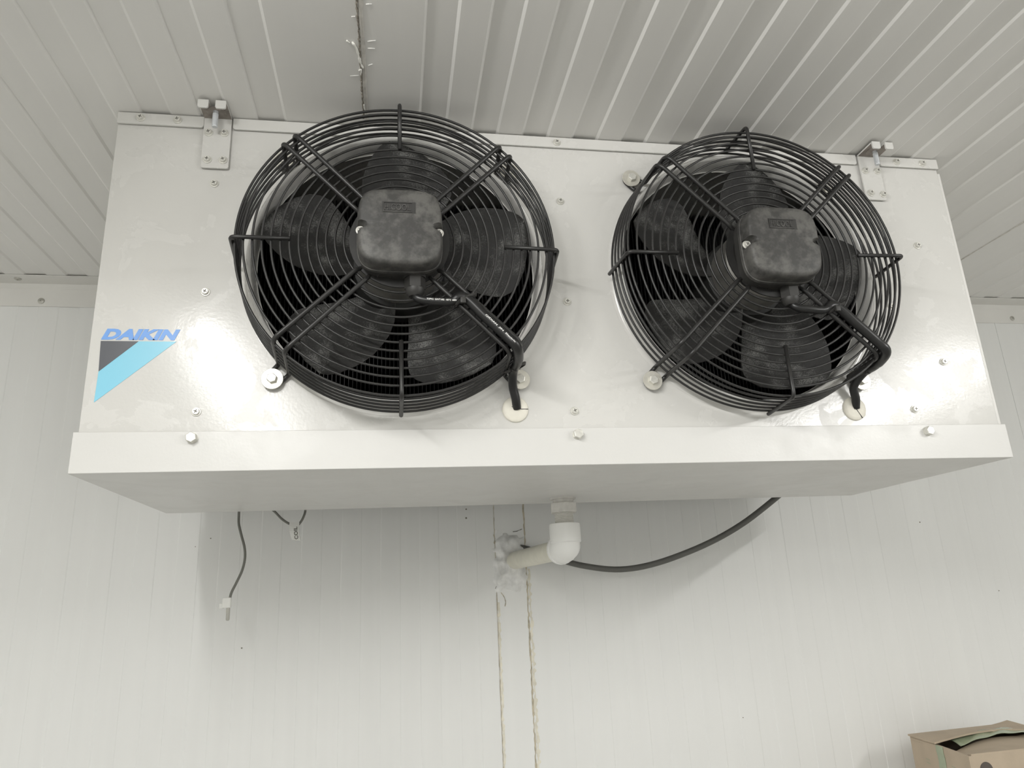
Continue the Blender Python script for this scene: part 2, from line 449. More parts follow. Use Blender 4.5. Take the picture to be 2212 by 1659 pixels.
obj('caulk_bead', ribbon((J0 + 0.0005, -1.2), 1.70, 0.0052, 'ceiling', 3, 0.25), M['caulk_grey'], ceiling)
obj('caulk_crack', ribbon((J0 - 0.0036, -0.35), 0.33, 0.0016, 'ceiling', 4, 0.8, 0.0012, 200), M['crack'], ceiling)
obj('caulk_bead', ribbon((J0 + PW, -1.2), 1.70, 0.004, 'ceiling', 5, 0.4), M['caulk_grey'], ceiling)
def drip(pts, r, seed):
    rnd = random.Random(seed)
    P = catmull(pts, 4); return bm_tube(P, [r * (0.6 + 0.8 * rnd.random()) for _ in P], 6)
for k, pl in enumerate((
        [(-0.300, -0.162), (-0.2965, -0.159)],
        [(-0.2935, -0.160), (-0.2895, -0.152), (-0.2870, -0.140), (-0.2855, -0.128), (-0.2825, -0.118)],
        [(-0.2875, -0.113), (-0.2850, -0.116), (-0.2858, -0.106)],
        [(-0.2842, -0.050), (-0.2835, -0.040), (-0.2818, -0.037)],
        [(-0.2860, -0.006), (-0.2835, -0.004)],
        [(-0.2850, 0.010), (-0.2835, 0.012), (-0.2840, 0.022), (-0.2850, 0.024)])):
    obj('caulk_drip', drip([(a, b, ZC - 0.0012) for a, b in pl], 0.0009 if k != 1 else 0.0014, k), M['caulk_white'], ceiling, smooth=True)
rnd = random.Random(12)
for k in range(9):      # little smears left by a finger beside the joint
    y = rnd.uniform(-0.26, 0.03); s = rnd.choice((-1, 1))
    x = J0 + s * 0.006
    obj('caulk_smear', drip([(x, y, ZC - 0.0004), (x + s * rnd.uniform(0.004, 0.011), y + rnd.uniform(-.003, .003), ZC - 0.0002)], 0.0005, 20 + k), M['ceil'], ceiling, smooth=True)

ZB = ZC - 0.40
obj('caulk_bead', ribbon((JW, 0, ZB), 0.95, 0.0022, 'wall', 8, 0.7, 0.0010, 260), M['caulk'], wall_back)
obj('caulk_bead', ribbon((JW + 0.005, 0, ZB - 0.18), 0.75, 0.0042, 'wall', 9, 0.8, 0.0004, 260), M['caulk_pale'], wall_back)
obj('caulk_bead', ribbon((-0.0475, 0, ZB), 0.95, 0.0011, 'wall', 10, 0.6, 0.0008, 260), M['caulk'], wall_back)
obj('caulk_bead', ribbon((-0.0450, 0, ZB - 0.24), 0.72, 0.0034, 'wall', 11, 0.7, 0.0004, 260), M['caulk_pale'], wall_back)

# foam stuffed round the drain pipe where it leaves through the wall
def foam_patch():
    b = bmesh.new(); rnd = random.Random(5); nx, nz = 22, 30
    g = {}
    from mathutils import noise
    for i in range(nx + 1):
        for k in range(nz + 1):
            u, v = i / nx, k / nz
            x = -0.060 + 0.080 * u; z = ZC - 0.634 + 0.134 * v
            e = min(u, 1 - u, v, 1 - v) * 5
            e = max(0.0, min(1.0, e))
            h = noise.noise(Vector((x * 55, z * 55, 3.1))) + 0.5 * noise.noise(Vector((x * 130, z * 130, 7.7)))
            hh = 0.019 * e + 0.011 * h - 0.0105
            x += 0.005 * noise.noise(Vector((z * 60, x * 60, 1))) ; z += 0.006 * noise.noise(Vector((x * 50, z * 50, 9)))
            g[i, k] = b.verts.new((x, DW - max(hh, -0.004), z))
    for i in range(nx):
        for k in range(nz): b.faces.new((g[i, k], g[i + 1, k], g[i + 1, k + 1], g[i, k + 1]))
    return b
obj('foam_patch', foam_patch(), M['foam'], wall_back, smooth=True)
for pl, m_ in (([(-0.050, -0.512), (-0.0475, -0.520), (-0.049, -0.530)], 'caulk'), ([(-0.050, -0.527), (-0.03, -0.526), (-0.018, -0.5265)], 'caulk'),
               ([(-0.0395, -0.622), (-0.034, -0.630), (-0.031, -0.640), (-0.0325, -0.648)], 'caulk'), ([(-0.011, -0.508), (-0.002, -0.507), (0.008, -0.503)], 'gap'),
               ([(-0.050, -0.615), (-0.047, -0.607), (-0.0475, -0.585)], 'gap')):
    obj('crack', drip([(a, DW - 0.0010, ZC + b) for a, b in pl], 0.0007, 3), M[m_], wall_back, smooth=True)
for u, v, s in ((1007, 1100, 2.2), (1007, 1119, 2.6), (522, 1400, 1.7), (455, 1163, 1.4), (422, 1181, 1.2), (2158, 1276, 1.3), (1987, 1128, 2.0), (1605, 1550, 1.4)):
    q = px(u, v, DW)
    obj('dirt_speck', bm_lathe([(0.0008 * s, 0.0012), (0.0007 * s, -0.0004), (0.0, -0.0006)], 8), M['speck'], wall_back, q)

# ------------------------------------------------------------------ the unit cooler
W = 0.600
H0 = -0.430                                   # top of the drain pan's front
cooler = thing('unit_cooler', 'long white twin-fan cold room cooler hung under the ribbed ceiling', 'air cooler', (0, 0.18, ZC - 0.4776))
def cpart(name, bm, mat, loc=(0, 0, 0), parent=None, **k):
    return obj(name, bm, mat, parent or cooler, loc, **k)
FANS = ((-0.2378, -0.2155), (0.2428, -0.2165))
HOLE = 0.1955
# front panel with its two openings
b = bmesh.new()
fs, es = fill_loops(b, [[(-W, H0 - 0.01), (W, H0 - 0.01), (W, -0.001), (-W, -0.001)]] + [circle(x, z, HOLE, 72) for x, z in FANS], 0.0)
ex = bmesh.ops.extrude_face_region(b, geom=fs)
for v in ex['geom']:
    if isinstance(v, bmesh.types.BMVert): v.co.y += 0.0015
front = cpart('front_panel', b, M['coat'], (0, 0, ZC))
# outer casing sheets
cpart('side_panel', bm_box(-W, -W + 0.0015, 0.0016, 0.360, H0 - 0.01, -0.001), M['coat_plain'], (0, 0, ZC))
b = bm_box(W + 0.0012, W + 0.0065, 0.0016, 0.360, H0 + 0.0005, -0.0225, 0.0008)
bm_box(W - 0.0016, W + 0.0012, 0.0016, 0.360, H0 + 0.0005, -0.001, 0, 2, b)
cpart('side_panel', b, M['coat_plain'], (0, 0, ZC))
cpart('top_panel', bm_box(-W + 0.002, W - 0.002, 0.0016, 0.360, -0.004, -0.0025), M['coat_plain'], (0, 0, ZC))
# finned coil block behind the fans
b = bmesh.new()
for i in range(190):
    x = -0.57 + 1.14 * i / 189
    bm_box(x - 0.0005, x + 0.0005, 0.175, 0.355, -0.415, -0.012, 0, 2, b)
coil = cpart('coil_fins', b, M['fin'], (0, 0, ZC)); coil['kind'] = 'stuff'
cpart('coil_back_plate', bm_box(-0.596, 0.596, 0.356, 0.3585, -0.425, -0.006), M['galv'], (0, 0, ZC))
cpart('fan_divider', bm_box(0.0015, 0.0035, 0.003, 0.172, -0.425, -0.005), M['galv'], (0, 0, ZC))
# top flange in three lengths, between the hangers
for x0, x1, cr in ((-0.6005, -0.4935, (0, 1, 0, 0)), (-0.4570, 0.4600, (1, 1, 0, 0)), (0.5000, 0.6010, (1, 0, 0, 0))):
    cpart('top_flange', bm_prism(rrect(x0, x1, -0.0178, -0.0012, 0.0035, 4, cr), -0.0044, -0.0018, bev=0.0006), M['coat'], (0, 0, ZC))
# drain pan
b = bmesh.new()
PX0, PX1, PZ0, PD = -0.6047, 0.6083, -0.4776, 0.3708
bm_box(PX0, PX1, -0.0035, -0.0016, PZ0, H0, 0.0007, 2, b)
bm_box(PX0, PX1, -0.0016, PD, PZ0, PZ0 + 0.0018, 0, 2, b)
bm_box(PX0, PX0 + 0.0018, -0.0016, PD, PZ0 + 0.0018, H0, 0, 2, b)
bm_box(PX1 - 0.0018, PX1, -0.0016, PD, PZ0 + 0.0018, H0, 0, 2, b)
bm_box(PX0 + 0.0018, PX1 - 0.0018, PD - 0.0018, PD, PZ0 + 0.0018, H0, 0, 2, b)
pan = cpart('drain_pan', b, M['pan'], (0, 0, ZC))

# screws ---------------------------------------------------------------
def cross_screw(rw=0.0056, rh=0.0040, hh=0.0042):
    b = bmesh.new()
    bm_lathe([(rw, 0.0), (rw, -0.0007), (rw * 0.93, -0.0012), (rh * 1.05, -0.0013), (rh, -hh + 0.0008), (rh * 0.9, -hh)], 24, b, caps=False)
    a = rh * 0.58; t = rh * 0.12; d = 0.0010
    X = [(-t, a), (-t, t), (-a, t), (-a, -t), (-t, -t), (-t, -a), (t, -a), (t, -t), (a, -t), (a, t), (t, t), (t, a)]
    fill_loops(b, [circle(0, 0, rh * 0.9, 24), X], -hh)
    v0 = [b.verts.new((p[0], -hh, p[1])) for p in X]; v1 = [b.verts.new((p[0], -hh + d, p[1])) for p in X]
    n0 = len(b.faces)
    new = []
    for i in range(12): new.append(b.faces.new((v0[i], v0[(i + 1) % 12], v1[(i + 1) % 12], v1[i])))
    new.append(b.faces.new(v1))
    for f in new: f.material_index = 1
    bmesh.ops.remove_doubles(b, verts=b.verts, dist=1e-6)
    me = bpy.data.meshes.new('screw'); bmesh.ops.recalc_face_normals(b, faces=b.faces); b.to_mesh(me); b.free()
    me.materials.append(M['zinc']); me.materials.append(M['recess'])
    me.shade_smooth(); me.set_sharp_from_angle(angle=math.radians(35))
    return me
SCREW = cross_screw()
def hex_bolt(rw, rh, hh, washer=0.0):
    b = bmesh.new()
    hexp = [(rh * math.cos(PI / 6 + PI / 3 * i), rh * math.sin(PI / 6 + PI / 3 * i)) for i in range(6)]
    bm_prism(hexp, -washer - hh, -washer, b, 0.0008)
    if washer: bm_lathe([(rw, 0), (rw, -washer)], 24, b)
    for i in range(3):
        a = 0.5 + 2.1 * i; x, z = rh * 0.45 * math.cos(a), rh * 0.45 * math.sin(a)
        bm_box(x - 0.0009, x + 0.0009, -washer - hh - 0.0002, -washer - hh, z - 0.0003, z + 0.0003, 0, 2, b)
    me = bpy.data.meshes.new('bolt'); bmesh.ops.recalc_face_normals(b, faces=b.faces); b.to_mesh(me); b.free()
    me.materials.append(M['zinc']); return me
PANBOLT = hex_bolt(0.0066, 0.0064, 0.0068, 0.0010)
FANBOLT = hex_bolt(0.0060, 0.0062, 0.0050, 0.0)
def screw(parent, x, z, y=0.0, name='screw', me=None, rot=None):
    o = bpy.data.objects.new(name, me or SCREW)
    link(o, parent, (x, y, ZC + z)); o.rotation_euler = (0, random.uniform(0, PI) if rot is None else rot, 0)
    return o
for x, z in ((-0.4754, -0.0993), (-0.4754, -0.2524), (-0.4748, -0.4060), (-0.0142, -0.1028), (-0.0149, -0.2554), (-0.0157, -0.4072),
             (0.4738, -0.0990), (0.4701, -0.2522), (0.4723, -0.4070), (0.5355, -0.1520), (0.5345, -0.3371)):
    screw(front, x, z)
for x, z in ((-0.5719, -0.0090), (-0.5265, -0.0092), (-0.0142, -0.0101), (0.5288, -0.0095), (0.5733, -0.0098)):
    screw(front, x, z, -0.0044)
for x, z in ((-0.476, -0.4384), (-0.0149, -0.4388), (0.4821, -0.4395)):
    screw(pan, x, z, -0.0035, 'hex_screw', PANBOLT)

# hangers --------------------------------------------------------------
def hanger(x0, x1):
    b = bmesh.new()
    bm_prism(rrect(x0, x1, -0.0790, -0.0030, 0.0028, 4, (1, 1, 0, 0)), -0.0052, -0.0028, b, 0.0005)
    # shelf under the ceiling with an open slot, and two turned-down lips
    yb, yf = -0.0030, -0.0385; zt, zb_ = -0.0016, -0.0040; xm = (x0 + x1) / 2; s = 0.0042
    shelf = [(x0, yb), (x1, yb), (x1, yf), (xm + s, yf), (xm + s, yf + 0.013)]
    for i in range(1, 6):
        a = -i / 6 * PI
        shelf.append((xm + s * math.cos(-a), yf + 0.013 + s * math.sin(-a)))
    shelf += [(xm - s, yf + 0.013), (xm - s, yf), (x0, yf)]
    A = [b.verts.new((p[0], p[1], zb_)) for p in shelf]; B = [b.verts.new((p[0], p[1], zt)) for p in shelf]
    n = len(shelf); f0 = b.faces.new(A); f0.material_index = 1; b.faces.new(B[::-1])
    for i in range(n): b.faces.new((A[i], B[i], B[(i + 1) % n], A[(i + 1) % n]))
    for a, c in ((x0, xm - s), (xm + s, x1)):
        bm_prism(rrect(a, c, -0.0135, zt, 0.0025, 3, (1, 1, 0, 0)), yf - 0.0022, yf + 0.0004, b, 0.0005)
    h = cpart('hanger_bracket', b, [M['coat'], M['rust']], (0, 0, ZC))
    b = bmesh.new(); prof = [(0.0, -0.0285), (0.0030, -0.0285), (0.0037, -0.0275)]
    z = -0.0270
    while z < -0.0080: prof += [(0.0037, z), (0.0033, z + 0.0006)]; z += 0.0012
    prof += [(0.0037, -0.0012), (0, -0.0012)]
    bm_lathe(prof, 16, b, (xm + 0.0005, -0.0210, 0), 'z')
    obj('anchor_bolt', b, M['anchor'], h, (0, 0, ZC), smooth=True, angle=50)
    b = bmesh.new(); bm_lathe([(0.0115, -0.0050), (0.0115, -0.0041)], 20, b, (xm + 0.0005, -0.0190, 0), 'z')
    obj('washer', b, M['rust'], h, (0, 0, ZC))
    return h
for x0, x1, pts in ((-0.4932, -0.4585, ((-0.4862, -0.0264), (-0.4664, -0.0258), (-0.4851, -0.0673), (-0.4655, -0.0669))),
                    (0.4630, 0.4975, ((0.4702, -0.0292), (0.4908, -0.0289), (0.4716, -0.0680), (0.4926, -0.0694)))):
    h = hanger(x0, x1)
    for x, z in pts: screw(h, x, z, -0.0052)

# logo sticker ---------------------------------------------------------
lg = cpart('logo_sticker', bm_prism([(-0.5464, -0.3182), (-0.5040, -0.3182), (-0.5878, -0.3940), (-0.5869, -0.3566)], -0.0004, -0.00005), M['logo_cyan'], (0, 0, ZC))
obj('logo_triangle', bm_prism([(-0.5886, -0.3182), (-0.5467, -0.3182), (-0.5869, -0.3563)], -0.0004, -0.00005), M['logo_dark'], lg, (0, 0, ZC))
me = text_mesh('DAIKIN', 0.0880, 0.0140, 0.0004, 0.42, 0.058, 1.02); me.materials.append(M['logo_text'])
obj('logo_lettering', me, None, lg, (-0.5886, -0.00005, ZC - 0.3165))

# fans -----------------------------------------------------------------
RINGS = {}
def ring_mesh(R, r):
    k = (round(R, 5), r)
    if k not in RINGS:
        b = bm_ring(R, r, 120, 8); me = bpy.data.meshes.new('ring'); bmesh.ops.recalc_face_normals(b, faces=b.faces); b.to_mesh(me); b.free()
        me.materials.append(M['wire']); me.shade_smooth(); RINGS[k] = me
    return RINGS[k]
YF = -0.0775          # plane of the front rings
def interp(tab, x):
    for (a, fa), (c, fc) in zip(tab, tab[1:]):
        if a <= x <= c: return fa + (fc - fa) * (x - a) / (c - a)
    return tab[0][1] if x < tab[0][0] else tab[-1][1]
LEAD = [(0.045, 28), (0.08, 28), (0.10, 25), (0.13, 18), (0.15, 12), (0.165, 7), (0.173, 4), (0.177, 0.5)]
TRAIL = [(0.045, -26), (0.09, -32), (0.12, -35), (0.145, -34), (0.160, -27), (0.168, -18), (0.174, -8), (0.177, -0.5)]
def blade_mesh():
    b = bmesh.new(); rs = [0.045, 0.06, 0.08, 0.10, 0.115, 0.13, 0.14, 0.15, 0.158, 0.165, 0.170, 0.174, 0.177]; n = 9
    S = {}
    for side in (0, 1):
        for i, r in enumerate(rs):
            L, T = interp(LEAD, r), interp(TRAIL, r)
            for k in range(n + 1):
                t = k / n; a = math.radians(L + (T - L) * t); d = L + (T - L) * t
                q = (r - 0.045) / 0.132
                y = -0.014 - 0.012 * q + 0.046 * ((L - d) / 70.0) + 0.005 * math.sin(PI * t)
                S[side, i, k] = b.verts.new((r * math.cos(a), y + (0.0011 if side else -0.0011), r * math.sin(a)))
    m = len(rs) - 1
    for i in range(m):
        for k in range(n):
            b.faces.new((S[0, i, k], S[0, i + 1, k], S[0, i + 1, k + 1], S[0, i, k + 1]))
            b.faces.new((S[1, i, k], S[1, i, k + 1], S[1, i + 1, k + 1], S[1, i + 1, k]))
        for k in (0, n): b.faces.new((S[0, i, k], S[1, i, k], S[1, i + 1, k], S[0, i + 1, k]))
    for k in range(n):
        for i in (0, m): b.faces.new((S[0, i, k], S[0, i, k + 1], S[1, i, k + 1], S[1, i, k]))
    bmesh.ops.recalc_face_normals(b, faces=b.faces)
    me = bpy.data.meshes.new('blade'); b.to_mesh(me); b.free(); me.materials.append(M['blade'])
    me.shade_smooth(); me.set_sharp_from_angle(angle=math.radians(40)); return me
BLADE = blade_mesh()
def collar():
    pr = [(0.1975, -0.0004), (0.1945, -0.0006), (0.1915, -0.0020), (0.1895, -0.0050), (0.1885, -0.0100), (0.1878, -0.0200), (0.1868, -0.0235), (0.1848, -0.0250), (0.1828, -0.0238), (0.1818, -0.0205), (0.1808, -0.006), (0.1800, 0.006)]
    inner = [(0.1788, 0.006), (0.1796, -0.006), (0.1806, -0.0200), (0.1825, -0.0228)]
    return bm_lathe(pr + inner[:1], 96, caps=False)
def rad(a, s, y, dw=0.0):
    """point at angle a, radius s, sideways offset dw"""
    return Vector((s * math.cos(a) - dw * math.sin(a), y, s * math.sin(a) + dw * math.cos(a)))
def arm_mesh(bend_r=0.1905, off=0.0092):
    """one arm: a hairpin of wire from the motor to its bolt on the panel, lying along +x"""
    P = []
    YA = YF - 0.0045
    RB = 0.2145; loop = 0.0088
    side = lambda s: [rad(0, 0.056, YA + 0.006, s * off * 0.72), rad(0, 0.064, YA + 0.001, s * off * 0.9), rad(0, bend_r, YA, s * off), rad(0, bend_r + 0.0055, -0.0052, s * off), rad(0, 0.2070, -0.0034, s * loop)]
    a = fillet(side(1), [0.004, 0.011, 0.008], 6); c = fillet(side(-1), [0.004, 0.011, 0.008], 6)
    arc = [Vector((RB + loop * math.sin(t), -0.0034, loop * math.cos(t))) for t in [PI * i / 10 for i in range(0, 11)]]
    path = a + arc + c[::-1]
    inner = [Vector((0.054, YA + 0.006, off * 0.72 * math.cos(t))) for t in [PI - PI * i / 4 for i in range(1, 4)]]
    b = bm_tube(path + inner, 0.0029, 8, True)
    bmesh.ops.recalc_face_normals(b, faces=b.faces)
    me = bpy.data.meshes.new('arm'); b.to_mesh(me); b.free(); me.materials.append(M['wire']); me.shade_smooth(); return me
ARM = arm_mesh()
def hook_mesh():
    YA = YF - 0.0040
    P = fillet([(0.1275, YA + 0.001, 0), (0.1945, YA, 0), (0.2000, -0.0150, 0)], [0.007], 6)
    b = bm_tube(P, 0.0026, 8)
    me = bpy.data.meshes.new('hook'); bmesh.ops.recalc_face_normals(b, faces=b.faces); b.to_mesh(me); b.free(); me.materials.append(M['wire']); me.shade_smooth(); return me
HOOK = hook_mesh()
def outline(hw, r_c, notch, k=7):
    """rounded square in polar steps with a small notch at both sides"""
    out = []
    angs = [2 * PI * i / 120 for i in range(120)]
    ext = []
    for c in (0, PI):
        ext += [c + s * d for s in (-1, 1) for d in (0.0, 0.03, 0.06, 0.085, 0.1, 0.112)]
    angs = sorted({round((a % (2 * PI)), 5) for a in angs + ext})
    for a in angs:
        n = 4.3
        r = hw / ((abs(math.cos(a)) ** n + abs(math.sin(a)) ** n) ** (1 / n))
        d = min(abs((a + PI) % (2 * PI) - PI), abs((a % (2 * PI)) - PI))
        if notch and d < 0.115:
            r -= notch * math.sqrt(max(0.0, 1 - (d / 0.115) ** 2)) if d < 0.112 else 0
        out.append((r * math.cos(a), r * math.sin(a)))
    return out
def stack(levels, cap=True):
    b = bmesh.new(); rows = []
    for y, pts in levels: rows.append([b.verts.new((p[0], y, p[1])) for p in pts])
    n = len(rows[0])
    for A, B in zip(rows, rows[1:]):
        for i in range(n): b.faces.new((A[i], A[(i + 1) % n], B[(i + 1) % n], B[i]))
    if cap:
        b.faces.new(rows[0][::-1])
        c = b.verts.new((0, levels[-1][0] - 0.0012, 0))
        for i in range(n): b.faces.new((rows[-1][i], rows[-1][(i + 1) % n], c))
    return b
def sc(pts, k): return [(p[0] * k, p[1] * k) for p in pts]

def fan(ix, phase, rot, cable_px, hook_da, print_it, arms_bend):
    cx, cz = FANS[ix]; C = (cx, 0, ZC + cz); zc = ZC + cz
    cpart('fan_collar', collar(), M['coat'], C, smooth=True, angle=60)
    # impeller
    b = bm_lathe([(0.0, -0.016), (0.050, -0.016), (0.058, -0.012), (0.060, 0.0), (0.060, 0.034), (0.0, 0.034)], 40)
    imp = cpart('impeller', b, M['hub'], C, smooth=True, angle=40)
    for k in range(5):
        o = link(bpy.data.objects.new('blade', BLADE), imp, C); o.rotation_euler = (0, -math.radians(phase + 72 * k), 0)
    # guard: flat mounting ring, concentric rings, side rings, four arms, four hooks
    b = bm_lathe([(0.050, YF - 0.001), (0.060, YF - 0.001), (0.060, YF + 0.001), (0.050, YF + 0.001), (0.050, YF - 0.001)], 48, caps=False)
    g = cpart('fan_guard', b, M['wire'], C)
    R = 0.0660
    while R < 0.189:
        link(bpy.data.objects.new('ring', ring_mesh(R, 0.00145)), g, (cx, YF, zc)); R += 0.01045
    for k, y in enumerate((YF + 0.0055, YF + 0.0165, YF + 0.0275, YF + 0.0385, YF + 0.0495, YF + 0.0605)):
        link(bpy.data.objects.new('ring', ring_mesh(0.1912 + 0.0009 * k, 0.0016)), g, (cx, y, zc))
    for k in range(4):
        a = math.radians(45 + 90 * k)
        o = link(bpy.data.objects.new('arm', ARM), g, C); o.rotation_euler = (0, -a, 0)
        bx_, bz_ = cx + 0.2145 * math.cos(a), cz + 0.2145 * math.sin(a)
        wb = bm_lathe([(0.0, -0.0064), (0.0128, -0.0064), (0.0131, -0.0069), (0.0131, -0.0082), (0.0127, -0.0087), (0.0, -0.0087)], 32)
        wo = obj('washer', wb, M['washer'], g, (bx_, 0, ZC + bz_), True, 40)
        screw(g, bx_, bz_, -0.0087, 'hex_bolt', FANBOLT, 0.3 + k)
    for k in range(4):
        a = math.radians(90 * k + rot + hook_da[k])
        o = link(bpy.data.objects.new('hook', HOOK), g, C); o.rotation_euler = (0, -a, 0)
    # motor
    b = bm_lathe([(0.0, -0.0125), (0.046, -0.0125), (0.0535, -0.016), (0.0545, -0.040), (0.0535, -0.062), (0.048, -0.069), (0.0, -0.069)], 48)
    mo = cpart('fan_motor', b, M['alu'], C, smooth=True, angle=35)
    o0 = outline(0.0500, 0, 0.0); o1 = outline(0.0500, 0, 0.0085)
    b = stack([(-0.0690, sc(o0, 0.92)), (-0.0705, sc(o0, 0.945)), (-0.0900, sc(o0, 0.965)), (-0.0925, sc(o0, 0.945))])
    obj('terminal_box', b, M['box_plastic'], mo, C, True, 35)
    b = stack([(-0.0928, sc(o0, 0.985)), (-0.0940, sc(o0, 1.0)), (-0.0990, sc(o0, 1.0)), (-0.0998, sc(o0, 0.985)), (-0.1000, sc(o1, 0.985)), (-0.1130, sc(o1, 0.968)), (-0.1165, sc(o1, 0.952)), (-0.1188, sc(o1, 0.925)), (-0.1200, sc(o1, 0.88)), (-0.1210, sc(o0, 0.6))])
    obj('cover', b, M['plastic'], mo, C, True, 32)
    for s in (-1, 1):
        screw(mo, cx + s * 0.0455, cz - 0.001, -0.1045, 'cover_screw', None, 0.4)
    # raised maker's plate
    fr = bmesh.new(); fw, fh, t = 0.0165, 0.0062, 0.0006
    bm_box(-fw, fw, 0, 0.0011, fh - t, fh, 0, 2, fr); bm_box(-fw, fw, 0, 0.0011, -fh, -fh + t, 0, 2, fr)
    bm_box(-fw, -fw + t, 0, 0.0011, -fh + t, fh - t, 0, 2, fr)
    obj('nameplate', bm_box(-fw - 0.001, fw + 0.004, 0, 0.0012, -fh - 0.001, fh + 0.001), M['box_plastic'], mo, (cx - 0.003, -0.1217, zc + 0.0215))
    obj('nameplate_frame', fr, M['plastic'], mo, (cx - 0.003, -0.1225, zc + 0.0215))
    me = text_mesh('HICOOL', 0.0300, 0.0080, 0.0012, 0.0, 0.01, 1.0); me.materials.append(M['plastic'])
    obj('nameplate_lettering', me, None, mo, (cx - 0.003 - 0.0152, -0.1213, zc + 0.0215 - 0.0040))
    # cable entry
    gx, gy = cx + 0.0175, -0.0815; gz = zc - 0.0470
    b = bmesh.new()
    hexp = [(0.0125 * math.cos(PI / 3 * i), 0.0125 * math.sin(PI / 3 * i)) for i in range(6)]
    A = [b.verts.new((p[0], p[1], -0.003)) for p in hexp]; B_ = [b.verts.new((p[0], p[1], -0.0165)) for p in hexp]
    b.faces.new(A); b.faces.new(B_[::-1])
    for i in range(6): b.faces.new((A[i], B_[i], B_[(i + 1) % 6], A[(i + 1) % 6]))
    bm_lathe([(0.0130, 0.004), (0.0130, -0.003)], 24, b, axis='z')
    bm_lathe([(0.0115, -0.0165), (0.0112, -0.0195), (0.0095, -0.0235), (0.0072, -0.0260), (0.0, -0.0260)], 24, b, axis='z')
    obj('cable_gland', b, M['box_plastic'], mo, (gx, gy, gz), True, 30)
    b = bm_lathe([(0.0105, 0.001), (0.0105, -0.0012), (0.0088, -0.0014), (0.0078, -0.0002), (0.0, -0.0002)], 24, axis='z')
    obj('knockout', b, M['box_plastic'], mo, (cx - 0.0170, -0.0815, gz + 0.0005), True, 35)
    # cable along the lower right arm down to its grommet
    a = math.radians(-45); c2 = math.cos(a); YA = YF - 0.010
    def on_arm(s, y, dw=0.0): return Vector(C) + rad(a, s, y, dw)
    gq = Vector((gx, gy, gz))
    gr = Vector((-0.0928, 0, ZC - 0.4050)) if ix == 0 else Vector((0.3800, 0, ZC - 0.4059))
    pts = [gq + Vector((0, 0, -0.022)), gq + Vector((0.004, -0.004, -0.0300)), gq + Vector((0.020, -0.006, -0.0335)), gq + Vector((0.040, -0.006, -0.034)),
           on_arm(0.106, YA, 0.0), on_arm(0.140, YA - 0.001, 0.0), on_arm(0.172, YA - 0.001, 0.0), on_arm(0.192, YA + 0.001, -0.001), on_arm(0.2015, YF + 0.020, -0.002),
           on_arm(0.2030, -0.030, -0.005), gr + Vector((-0.004, -0.014, 0.028)), gr + Vector((0.0, -0.0075, 0.012)), gr + Vector((0.002, -0.001, 0.001))]
    P = catmull(pts, 7)
    rr = []
    for i in range(len(P)):
        t = i / (len(P) - 1)
        rr.append(0.0052 if t < 0.28 else (0.0064 if t < 0.66 else 0.0056))
    obj('motor_cable', bm_tube(P, rr, 12), M['cable'], mo, (0, 0, 0), True)
    def tie(s, y, tilt=0.0, rx=0.0145):
        q = on_arm(s, y); b = bmesh.new(); L = []
        for i in range(28):
            t = 2 * PI * i / 28
            L.append(rad(a, 0, 0.0072 * math.sin(t), rx * math.cos(t)) + rad(a, 0.004 * math.cos(t) * tilt, 0, 0))
        bm_tube(L, 0.0024, 6, True, b, 0.0009)
        hd = rad(a, 0.0, -0.0085, -0.006)
        bm_box(hd.x - 0.0032, hd.x + 0.0032, hd.y - 0.0022, hd.y + 0.002, hd.z - 0.0036, hd.z + 0.0036, 0.0006, 2, b)
        obj('cable_tie', b, M['box_plastic'], mo, q, True, 40)
    tie(0.109, YA + 0.002, 1.0, 0.0135)
    tie(0.2030, -0.0300, 1.0, 0.0125)
    # grommet
    b = bm_lathe([(0.0168, 0.0), (0.0168, -0.0014), (0.0158, -0.0026), (0.0120, -0.0034), (0.0, -0.0036)], 36)
    go = cpart('cable_grommet', b, M['grommet'], gr, smooth=True, angle=40)
    b = bmesh.new(); ang = (0.0, 2.55) if ix == 0 else (-1.05, 2.2)
    for t in ang:
        d = Vector((math.cos(t), 0, math.sin(t))); nrm = Vector((-math.sin(t), 0, math.cos(t))) * 0.0005
        ln = 0.0160 if t == ang[0] else 0.006
        pts_ = [d * 0.0 + nrm, d * ln + nrm * 0.6, d * ln - nrm * 0.6, d * 0.0 - nrm]
        A = [b.verts.new(p + Vector((0, -0.0038, 0))) for p in pts_]; B_ = [b.verts.new(p + Vector((0, -0.0022, 0))) for p in pts_]
        b.faces.new(A); b.faces.new(B_[::-1])
        for i in range(4): b.faces.new((A[i], B_[i], B_[(i + 1) % 4], A[(i + 1) % 4]))
    obj('slit', b, M['slit'], go, gr)
    if print_it:
        me = text_mesh('TOPVU  GXVT-002  105°C  600V', 0.0350, 0.0022, 0.0002, 0, 0.02); me.materials.append(M['print'])
        q = gq + Vector((0.0130, -0.0116, -0.0340))
        o = obj('cable_print', me, None, mo, q); o.rotation_euler = (0, math.radians(2), 0)
        me = text_mesh('QIDIAN  JIN  Electric', 0.0480, 0.0026, 0.0002, 0, 0.02); me.materials.append(M['print'])
        q = on_arm(0.140, YA - 0.0079, -0.0020)
        o = obj('cable_print', me, None, mo, q); o.rotation_euler = (0, math.radians(45), 0)

fan(0, 93.5, 0.0, None, (-1.6, 0.0, 0.6, 0.5), True, None)
fan(1, 83.0, 0.7, None, (0.4, 0.8, 0.3, -0.6), False, None)

